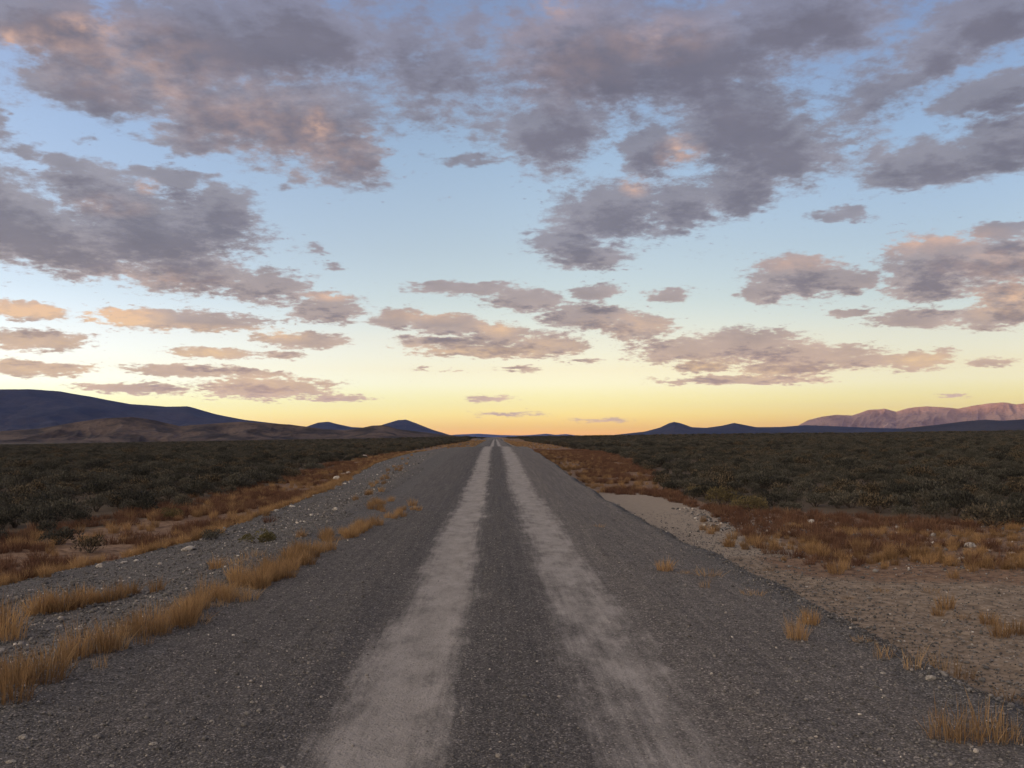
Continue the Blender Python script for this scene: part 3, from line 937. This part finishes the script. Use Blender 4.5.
for px, py, lib, sc, lab in ONES_L:
    gx_, gy_, _ = pix_ground(px, py)
    put("grass_tuft", random.choice(lib), gx_, gy_, random.uniform(0, 6), sc,
        lab or "orange dry grass tuft in the dense strip edging the left side of the gravel road", "grass tuft",
        LSTRIP if lab is None else None)
# farther patches of the left edge
FARPATCH = [(366, 513), (372, 509), (378, 506), (384, 503), (388, 501), (391, 518), (384, 520), (366, 496), (370, 494), (379, 483), (384, 480), (389, 476),
            (393, 473), (397, 470), (400, 467), (403, 465), (394, 470), (410, 456), (414, 453), (418, 451), (405, 459), (376, 486), (402, 512), (407, 509), (398, 514)]
for px, py in FARPATCH:
    gx_, gy_, _ = pix_ground(px, py)
    for _ in range(2):
        xx, yy = gx_ + random.gauss(0, .2), gy_ + random.gauss(0, .5)
        put("grass_tuft", random.choice(TUFTW), xx, yy, random.uniform(0, 6), random.uniform(.4, .66),
            "orange grass tuft in the broken far patches along the left road shoulder", "grass tuft", "far patches of dry grass on the left shoulder")

# scattered tufts on the right shoulder and the dirt flat
ONES_R = [
    (665, 571, TUFTW, .62, "small orange grass tuft nearest the road on the far right shoulder"),
    (685, 574, FLAT, .45, "tiny brown tuft just right of the tuft nearest the road"),
    (709, 576, FLAT, .9, "flattened brown grass tuft on the dark slope of the right shoulder"),
    (705, 588, SPARSE, .62, "thin upright tuft below the flattened tuft on the right shoulder"),
    (754, 595, FLAT, .7, "low olive-brown tuft alone on the dark bank right of the road"),
    (797, 640, TUFT, .62, "upright orange tuft in front of the wider tuft at the right road lip"),
    (811, 624, TUFTW, .58, "wide orange tuft behind the upright one at the right road lip"),
    (883, 658, SPARSE, .72, "straggly orange tuft on the road lip just above a small pale stone"),
    (862, 641, FLAT, .4, "tiny flat tuft on the lip left of the straggly tuft"),
    (915, 668, SPARSE, .75, "thin pale tuft at the left of the loose row below the right bank"),
    (939, 671, SPARSE, .95, "fullest tuft of the loose row on the dark right bank"),
    (956, 678, SPARSE, .85, "spiky tuft in the loose row beside the flat tan stone"),
    (970, 680, SPARSE, .7, "last thin tuft of the loose row on the right bank"),
    (1008, 700, FLAT, .8, "small dark red tuft near the right frame edge on the bank"),
    (946, 609, TUFTW, .75, "tall orange tuft on the tan dirt flat right of the road"),
    (938, 616, TUFTW, .5, "low tuft touching the tall tuft on the tan dirt flat"),
    (988, 624, TUFTW, .68, "rounded orange tuft on the dirt flat left of the pair at the frame edge"),
    (1000, 637, TUFTW, .7, "wide orange tuft at the front of the dirt flat near the right frame edge"),
    (1018, 634, TUFTW, .7, "orange tuft cut by the right frame edge on the dirt flat"),
    (962, 619, FLAT, .6, "low reddish tuft on the dirt flat between the tall and rounded tufts"),
    (883, 592, FLAT, .75, "low brown tuft on the dirt flat in front of the orange grass band"),
    (848, 599, FLAT, .45, "tiny brown tuft on the dirt flat near the dark bank"),
    (836, 574, TUFTW, .8, "tall orange tuft standing forward of the orange grass band"),
    (845, 569, TUFTW, .65, "small orange tuft right behind the tall forward tuft of the band"),
    (768, 571, FLAT, .6, "low tuft in front of the left end of the orange grass band"),
    (930, 592, FLAT, .7, "flat rusty tuft in the middle of the tan dirt flat"),
    (953, 578, TUFTW, .6, "short tuft at the ragged front of the orange band on the right"),
    (599, 527, FLAT, .6, "faint brown tuft on the right shoulder far up the road"),
]
for px, py, lib, sc, lab in ONES_R:
    gx_, gy_, _ = pix_ground(px, py)
    put("grass_tuft", random.choice(lib), gx_, gy_, random.uniform(0, 6), sc, lab, "grass tuft")
for k, (px, py, sc) in enumerate([(938, 738, .72), (947, 741, .85), (958, 739, .62), (965, 742, .92), (976, 740, .72), (985, 739, .98), (995, 741, .78), (1006, 740, .7), (1015, 742, .6)]):
    gx_, gy_, _ = pix_ground(px, py)
    put("grass_tuft", SPARSE[k % 4], gx_, gy_, random.uniform(0, 6), sc,
        "spiky orange tuft in the small nearest row at the lower right corner", "grass tuft", "nearest small row of spiky tufts at lower right")

# front of the orange band on the right
nb_ = 0; tries = 0
while nb_ < 70 and tries < 4000:
    tries += 1
    px = random.uniform(700, 1030); py0 = np.interp(px, [700, 735, 760, 800, 830, 900, 1030], [536, 550, 552, 551, 562, 563, 572])
    py = py0 - abs(random.gauss(0, 7))
    gx_, gy_, _ = pix_ground(px, py)
    if gx_ > sage_edge_right(gy_) - .3: continue
    put("grass_tuft", random.choice(TUFTW), gx_, gy_, random.uniform(0, 6), random.uniform(.45, .8),
        "orange dry grass tuft in the front edge of the grass band right of the road", "grass tuft", "front tufts of the orange grass band on the right")
    nb_ += 1

# ------------------------------------------------------------------ shrubs, one by one
SAGE = [bush_mesh("sagebrush", 900, .52, .48, .58, .052, 200 + k, m_sage) for k in range(7)]
gl = bush_mesh("rabbitbrush", 1100, .40, .36, .34, .036, 230, m_olive)
x_, y_, _ = pix_ground(258, 543)
put("rabbitbrush", gl, x_, y_, .4, .75, "yellow-green rounded bush at the top of the left gravel bank", "bush", sink=.02)
m_brownsage = foliage_mat("brown_sage_leaf", (.060, .050, .028), (.20, .155, .075), None, .2)
BS = [bush_mesh("sagebrush", 1100, .60, .52, .62, .050, 240 + k, m_brownsage) for k in range(2)]
for (px, py, me_, sc, lab) in [
    (722, 507, BS[0], 1.1, "large olive-brown bush at the corner of the brush beside the pale dirt patch"),
    (748, 511, BS[1], 1.05, "olive-brown bush just right of the large corner bush by the pale dirt"),
    (700, 497, BS[1], .9, "olive-brown bush behind the large corner bush on the right of the road"),
    (993, 527, SAGE[2], 1.45, "biggest rounded grey sagebrush at the edge of the orange band near the right frame edge"),
    (1022, 527, SAGE[4], 1.3, "large grey sagebrush cut by the right frame edge behind the orange band"),
    (58, 545, SAGE[1], 1.05, "dark sagebrush with brown top above the orange line at far left"),
    (90, 553, SAGE[3], .8, "small dark green bush sitting in the orange grass line at far left"),
    (171, 519, BS[0], .72, "small golden-brown bush in the red ground cover left of the road"),
    (213, 540, SAGE[5], .6, "low dark green shrub left of the yellow-green bush"),
]:
    x_, y_, _ = pix_ground(px, py)
    put("sagebrush", me_, x_, y_, random.uniform(0, 6), sc * (.75 if px < 500 else .9), lab, "shrub", sink=.03)

# the brush plain: jittered positions, nearest ones as shrubs of their own
def jitter_grid(x0, x1, y0, y1, s):
    xs = np.arange(x0, x1, s); ys = np.arange(y0, y1, s)
    A, B = np.meshgrid(xs, ys)
    A = A + rng.uniform(-.45, .45, A.shape) * s; B = B + rng.uniform(-.45, .45, B.shape) * s
    return A.ravel(), B.ravel()

def plain_points(y0, y1, s, xmax):
    X, Y = jitter_grid(-xmax, xmax, y0, y1, s)
    k = in_view(X, Y, 35) & ((X > sage_edge_right(Y)) | (X < sage_edge_left(Y)))
    X, Y = X[k], Y[k]
    thin = .40 * vnoise(X / 4.5, Y / 6.0, 91) + .75 * vnoise(X / 1.6, Y / 2.4, 92)
    k = thin > np.where(Y < 45, .30, .42)
    return X[k], Y[k]

X1, Y1 = plain_points(15, 130, .88, 95)
edge_gap = np.where(X1 > 0, X1 - sage_edge_right(Y1), sage_edge_left(Y1) - X1)
keep = (edge_gap > .3) & (rng.uniform(0, 1, len(X1)) < np.clip(.35 + .25 * edge_gap, 0, 1))
X1, Y1 = X1[keep], Y1[keep]
S1 = rng.uniform(.48, .84, len(X1)) + .55 * rng.uniform(0, 1, len(X1)) ** 4
vis = in_view(X1, Y1, 29.6)
app = np.where(vis, S1 / np.hypot(X1, Y1), 0)
order = np.argsort(-app)
NIND = 270
sage_objs = []
for i in order[:NIND]:
    side = 'left' if X1[i] < 0 else 'right'
    o = put("sagebrush", SAGE[int(rng.integers(0, 7))], float(X1[i]), float(Y1[i]), random.uniform(0, 6), float(S1[i]),
            "dark grey-green sagebrush shrub among many in the brush plain %s of the road" % side, "shrub", "sagebrush in the plain %s of the road" % side, sink=.03)
    sage_objs.append(o)
seen = set(); protos = []
for o in sage_objs:
    if o.data.name not in seen: seen.add(o.data.name); protos.append(o)
rest = order[NIND:]
X2, Y2 = plain_points(130, 420, 1.7, 300)
X3, Y3 = plain_points(420, 1100, 4.2, 750)
xs = np.concatenate([X1[rest], X2, X3]); ys = np.concatenate([Y1[rest], Y2, Y3])
ss = np.concatenate([S1[rest], rng.uniform(1.0, 1.9, len(X2)), rng.uniform(1.6, 3.0, len(X3))])
scatter("sagebrush_plain", xs, ys, ss, protos, z_off=-.03)

# ------------------------------------------------------------------ ground cover nobody could count
RED = [tuft_mesh(85, .23, .15, .009, .8, 301 + k, m_red) for k in range(4)]
ro = []
for k, (px, py) in enumerate([(300, 500), (330, 482), (270, 522), (600, 470)]):
    x_, y_, _ = pix_ground(px, py)
    ro.append(put("red_forb", RED[k], x_, y_, k, 1.0, "low rust-red plant in the reddish ground cover %s of the road" % ("left" if px < 500 else "right"), "plant",
                  "rust-red plants in the ground cover %s of the road" % ("left" if px < 500 else "right"), sink=.01))
# left, between bank and brush
X, Y = jitter_grid(-13, -5, 11, 110, .26)
lbx = left_bank(Y); k = (X < lbx - .1) & (X > sage_edge_left(Y) - 1.6) & in_view(X, Y, 33) & (vnoise(X / 1.1, Y / 2.2, 61) + .5 * vnoise(X / .4, Y / .5, 62) > .66)
Xa, Ya = X[k], Y[k]
# right strip beyond the pale dirt
X, Y = jitter_grid(3.2, 13, 33, 125, .30)
k = (X > 3.3 + .25 * (fbm(Y, X * 0, 4, 2))) & (X < sage_edge_right(Y) + .6) & in_view(X, Y, 33) & (vnoise(X / .9, Y / 2.4, 63) > np.interp(X, [3.3, 6, 9], [.66, .46, .32]))
Xb, Yb = X[k], Y[k]
# right band
X, Y = jitter_grid(4.4, 17, 14, 34.5, .24)
k = (Y + .28 * (X - 5) > 15.0 + 1.3 * vnoise(X / 1.3, Y / 3, 71)) & (X < sage_edge_right(Y) + .3) & (X > np.interp(Y, [14, 18, 22, 27, 35], [4.6, 5.1, 5.7, 5.9, 5.2])) & in_view(X, Y, 33)
Xc, Yc = X[k], Y[k]
isred = vnoise(Xc / 1.2, Yc / 1.6, 66) + .07 * (Yc - 19) > .47
keepc = rng.uniform(0, 1, len(Xc)) < np.clip(.30 + .10 * (Yc + .28 * (Xc - 5) - 15.5), .30, .62)
isred &= keepc
Xr = np.concatenate([Xa, Xb, Xc[isred]]); Yr = np.concatenate([Ya, Yb, Yc[isred]])
scatter("red_ground_cover", Xr, Yr, rng.uniform(.5, 1.1, len(Xr)), ro)
# orange grass: the band, the line on the edge of the left bank, the far verges
tp = [bpy.data.objects[n] for n in bpy.data.objects.keys() if bpy.data.objects[n].data in TUFTW][:0]
seenm = set()
for o in scene.objects:
    if o.type == 'MESH' and o.data in TUFTW and o.data.name not in seenm: seenm.add(o.data.name); tp.append(o)
gy1 = np.concatenate([rng.uniform(11, 40, 340), rng.uniform(40, 110, 300)])
gx1 = left_bank(gy1) + rng.normal(-.12, .20, len(gy1))
k = in_view(gx1, gy1, 33); gx1, gy1 = gx1[k], gy1[k]
gs1 = rng.uniform(.35, .72, len(gx1))
Xo, Yo = Xc[~isred & keepc], Yc[~isred & keepc]
kk = rng.uniform(0, 1, len(Xo)) < .75
Xo, Yo = Xo[kk], Yo[kk]
gs2 = rng.uniform(.30, .62, len(Xo))
gy3 = rng.uniform(140, 420, 1500); sd = rng.choice([-1, 1], 1500); gx3 = sd * (3.8 + np.abs(rng.normal(0, 5, 1500)))
gs3 = rng.uniform(.6, 1.1, 1500)
gy4 = rng.uniform(34, 110, 520); gx4 = 3.4 + np.abs(rng.normal(0, 2.2, 520)); gs4 = rng.uniform(.4, .8, 520)
gy5 = rng.uniform(17, 100, 500); gx5 = sage_edge_left(gy5) + rng.normal(.6, .8, 500); gs5 = rng.uniform(.4, .8, 500)
k5 = in_view(gx5, gy5, 33) & (gx5 < left_bank(gy5)); gx5, gy5, gs5 = gx5[k5], gy5[k5], gs5[k5]
scatter("dry_grass", np.concatenate([gx1, Xo, gx3, gx4, gx5]), np.concatenate([gy1, Yo, gy3, gy4, gy5]), np.concatenate([gs1, gs2, gs3, gs4, gs5]), tp)

# ------------------------------------------------------------------ rocks
m_rock, nb, b, _ = new_mat("pale_rock")
tcn = nb.new('ShaderNodeTexCoord').outputs['Object']
oi = nb.new('ShaderNodeObjectInfo').outputs['Random']
n = nb.noise(tcn, 3.0, 6, .65).outputs[0]
c = nb.mix(nb.sm(n, .35, .65), (.36, .32, .28), (.62, .575, .52))
c = nb.mix(nb.m('MULTIPLY', nb.sm(oi, .5, 1.0), .5), c, (.42, .33, .25))
nb.l.new(c, b.inputs['Base Color'])
bump(nb, b, nb.noise(tcn, 9, 5, .7).outputs[0], .04, .8)


def ico(sub=2):
    t = (1 + 5 ** .5) / 2
    v = [(-1, t, 0), (1, t, 0), (-1, -t, 0), (1, -t, 0), (0, -1, t), (0, 1, t), (0, -1, -t), (0, 1, -t), (t, 0, -1), (t, 0, 1), (-t, 0, -1), (-t, 0, 1)]
    f = [(0, 11, 5), (0, 5, 1), (0, 1, 7), (0, 7, 10), (0, 10, 11), (1, 5, 9), (5, 11, 4), (11, 10, 2), (10, 7, 6), (7, 1, 8),
         (3, 9, 4), (3, 4, 2), (3, 2, 6), (3, 6, 8), (3, 8, 9), (4, 9, 5), (2, 4, 11), (6, 2, 10), (8, 6, 7), (9, 8, 1)]
    v = [np.array(p) / np.linalg.norm(p) for p in v]
    for _ in range(sub):
        cache = {}; nf = []
        def mid(a, b_):
            k_ = (min(a, b_), max(a, b_))
            if k_ not in cache:
                p = v[a] + v[b_]; v.append(p / np.linalg.norm(p)); cache[k_] = len(v) - 1
            return cache[k_]
        for a, b_, c_ in f:
            ab, bc, ca = mid(a, b_), mid(b_, c_), mid(c_, a)
            nf += [(a, ab, ca), (b_, bc, ab), (c_, ca, bc), (ab, bc, ca)]
        f = nf
    return np.array(v), np.array(f)


IV, IF = ico(2)
def rock_mesh(seed, flat=.6):
    g = np.random.default_rng(seed)
    p = IV.copy()
    for _ in range(9):                                    # chop facets off
        nrm = g.normal(0, 1, 3); nrm /= np.linalg.norm(nrm); d = g.uniform(.55, .85)
        s_ = p @ nrm; over = np.maximum(s_ - d, 0)
        p = p - over[:, None] * nrm * .9
    p += .05 * g.normal(0, 1, p.shape)
    p *= np.array([g.uniform(.9, 1.3), g.uniform(.7, 1.0), flat])
    return mesh_from_arrays("rock", p, IF, [m_rock])

RK = [rock_mesh(400 + k, f) for k, f in enumerate((.45, .6, .7, .55, .4, .65))]
ROCKS = [
    (188, 550, 15, 0, "large flat pale rock lying on the edge of the left gravel bank"),
    (190, 556, 6, 1, "small white stone in front of the large flat pale rock"),
    (100, 567, 8, 2, "white rounded stone on the left bank below the orange grass line"),
    (124, 563, 7, 4, "flat whitish stone right of the white rounded stone on the left bank"),
    (160, 564, 5, 1, "small pale stone on the left bank between two flat ones"),
    (60, 627, 6, 3, "grey-white stone in front of the short grass row on the left bank"),
    (1, 651, 9, 4, "flat white stone cut by the left frame edge below the thick grass tuft"),
    (99, 609, 5, 2, "small pale stone at the foot of the short grass row"),
    (306, 494, 8, 1, "white rock at the left bank edge where the red ground cover begins"),
    (292, 507, 7, 4, "flat white rock in the red cover nearest the yellow-green bush"),
    (276, 511, 6, 0, "pale flat stone left of the flat white rock in the red cover"),
    (310, 472, 5, 3, "lone small white rock out in the red cover towards the brush"),
    (328, 483, 5, 1, "small white rock at the near end of the line of stones up the left bank"),
    (337, 479, 8, 2, "largest white rock in the middle of the line of stones up the left bank"),
    (343, 475, 6, 5, "white rock just beyond the largest one of the line up the left bank"),
    (348, 473, 5, 1, "small white rock at the far end of the middle line of stones"),
    (345, 484, 4, 3, "small pale stone on the road side of the line of stones"),
    (357, 464, 8, 4, "flat white rock high on the left bank below the farthest one"),
    (364, 458, 8, 2, "farthest white rock up the left bank near the brush"),
    (811, 522, 9, 0, "large flat pale rock at the back of the orange band by the brush"),
    (970, 547, 11, 2, "biggest white rock inside the orange band near the right frame edge"),
    (960, 544, 6, 1, "smaller white rock touching the biggest one in the orange band"),
    (988, 551, 6, 4, "flat white rock right of the biggest rock in the orange band"),
    (1012, 554, 7, 0, "flat pale rock in the orange band closest to the right frame edge"),
    (962, 559, 8, 4, "wide flat tan rock in front of the biggest rock of the orange band"),
    (898, 528, 7, 0, "flat pale stone at the brush edge behind the orange band"),
    (855, 534, 5, 1, "small white stone in the back of the orange band"),
    (992, 527, 6, 3, "pale stone under the biggest rounded sagebrush on the right"),
    (852, 546, 5, 4, "small flat pale stone in the middle of the orange band"),
    (930, 679, 13, 0, "flat tan stone on the right road lip below the loose tuft row"),
    (883, 674, 6, 1, "small pale stone on the right road lip left of the flat tan stone"),
    (797, 682, 4, 2, "little white stone alone on the right road shoulder"),
    (811, 739, 6, 5, "pinkish stone on the lower right gravel shoulder"),
    (154, 745, 8, 3, "rounded grey-white stone on the lower left gravel shoulder"),
    (23, 738, 9, 1, "grey-white stone near the lower left corner of the photo"),
    (11, 763, 10, 4, "flat white stone at the very lower left corner"),
    (212, 722, 5, 2, "small bright stone on the left gravel between strip and wheel track"),
    (252, 703, 5, 5, "small pale stone near the dark edge of the left wheel track"),
    (112, 767, 6, 3, "pale stone at the bottom frame edge on the left gravel"),
    (499, 757, 8, 2, "grey stone in the dark gravel between the two wheel tracks"),
]
for px, py, wpx, kind, lab in ROCKS:
    x_, y_, z_ = pix_ground(px, py)
    d = math.hypot(x_, y_)
    s_ = max(wpx, 4) / FPX * d / 2.2
    o = put("rock", RK[kind], x_, y_, random.uniform(-.5, .5), s_, lab, "rock", sink=-s_ * .15, tilt=.15, scv=(s_, s_, s_))

# ------------------------------------------------------------------ loose gravel
m_peb, nb, b, _ = new_mat("pebble")
tone = attr(nb, 'tone')
c = nb.ramp(tone, [(0, (.068, .064, .061)), (.6, (.145, .137, .13)), (.9, (.23, .212, .198)), (.96, (.38, .34, .30)), (1, (.56, .51, .45))])
n = nb.noise(nb.new('ShaderNodeNewGeometry').outputs['Position'], 160, 3, .6).outputs[0]
c = nb.mix(1.0, c, nb.ramp(n, [(.3, (.75, .75, .75)), (.7, (1.2, 1.2, 1.2))]), 'MULTIPLY')
nb.l.new(c, b.inputs['Base Color'])
PV, PF = ico(0)


def pebbles(name, xs, ys, rad, tones):
    n = len(xs)
    # in the packed wheel tracks only small dusty stones lie loose
    on = np.maximum(np.exp(-np.abs((xs + .57) / .42) ** 3.0), np.exp(-np.abs((xs - .84) / .48) ** 2.8))
    rad = rad * (1 - .5 * on); tones = tones * (1 - on) + on * (.55 + .4 * tones)
    zs = ground_z(xs, ys) + .004
    p = np.repeat(PV[None], n, 0) * (1 + rng.uniform(-.28, .28, (n, len(PV)))[..., None])
    p *= rng.uniform(.7, 1.25, (n, 1, 3)) * np.array([1, 1, .72])
    a = rng.uniform(0, 2 * math.pi, n); ca, sa = np.cos(a)[:, None], np.sin(a)[:, None]
    q = np.stack([p[..., 0] * ca - p[..., 1] * sa, p[..., 0] * sa + p[..., 1] * ca, p[..., 2]], -1)
    q *= rad[:, None, None]
    q += np.stack([xs, ys, zs + rad * .30], -1)[:, None, :]
    f = (PF[None] + (np.arange(n) * len(PV))[:, None, None]).reshape(-1, 3)
    me = mesh_from_arrays(name, q.reshape(-1, 3), f, [m_peb], False, dict(tone=np.repeat(tones, len(PV))))
    o = link(bpy.data.objects.new(name, me)); tag(o, kind='stuff')
    return o


def sow(n, x0, x1, y0, y1, med, sig, rmax, keep=None, pale=.0):
    u = rng.uniform(0, 1, n)
    ys = y0 * (y1 / y0) ** u                                # denser close by
    xs = rng.uniform(x0, x1, n)
    k = in_view(xs, ys, 34)
    if keep is not None: k &= keep(xs, ys)
    xs, ys = xs[k], ys[k]
    r = np.clip(med * np.exp(rng.normal(0, sig, len(xs))), .003, rmax)
    t = rng.uniform(0, 1, len(xs)) ** 1.1 * .93 + pale * rng.uniform(0, 1, len(xs)) ** 4
    return xs, ys, r, np.clip(t, 0, 1)


def off_track(x, y):
    tl_ = np.exp(-np.abs((x + .57) / .38) ** 3.0); tr_ = np.exp(-np.abs((x - .86) / .45) ** 2.4) * .9
    return rng.uniform(0, 1, len(x)) > np.maximum(tl_, tr_) * .84

parts = [
    sow(60000, -3.4, 3.4, 3.6, 20, .0046, .45, .019, off_track, .12),
    sow(34000, -8.5, -3.0, 5.0, 40, .0085, .45, .04, lambda x, y: x > left_bank(y), .25),
    sow(30000, 2.9, 12.5, 6.0, 26, .0065, .5, .035, lambda x, y: (x < sage_edge_right(y)), .22),
    sow(1800, -7.5, -3.6, 18, 70, .020, .4, .07, lambda x, y: x > left_bank(y) - .3, .5),
    sow(9000, 3.0, 5.6, 5.5, 22, .008, .45, .03, lambda x, y: rng.uniform(0, 1, len(x)) < np.clip((5.6 - x) / 1.6, 0, 1), .05),
    sow(420, 5.2, 7.4, 21, 27.5, .024, .4, .06, None, .6),
    sow(500, 5.0, 13.5, 15, 26, .026, .45, .07, lambda x, y: (x < sage_edge_right(y)), .8),
]
pebbles("gravel", *[np.concatenate([p[k] for p in parts]) for k in range(4)])
#PLANTS-END

# ------------------------------------------------------------------ render settings
scene.render.engine = 'CYCLES'
scene.cycles.use_denoising = True
try:
    scene.cycles.denoiser = 'OPENIMAGEDENOISE'
    scene.cycles.denoising_input_passes = 'RGB_ALBEDO_NORMAL'
except Exception:
    pass
scene.cycles.max_bounces = 5
scene.cycles.diffuse_bounces = 2
scene.cycles.glossy_bounces = 1
scene.cycles.transmission_bounces = 2
scene.cycles.volume_bounces = 1
scene.cycles.transparent_max_bounces = 8
scene.cycles.use_adaptive_sampling = True
scene.cycles.adaptive_threshold = .004
scene.cycles.sample_clamp_indirect = 4
scene.view_settings.view_transform = 'Standard'
scene.view_settings.look = 'None'
scene.view_settings.exposure = EXPOSURE
scene.view_settings.gamma = 1.0
scene.view_settings.use_curve_mapping = False
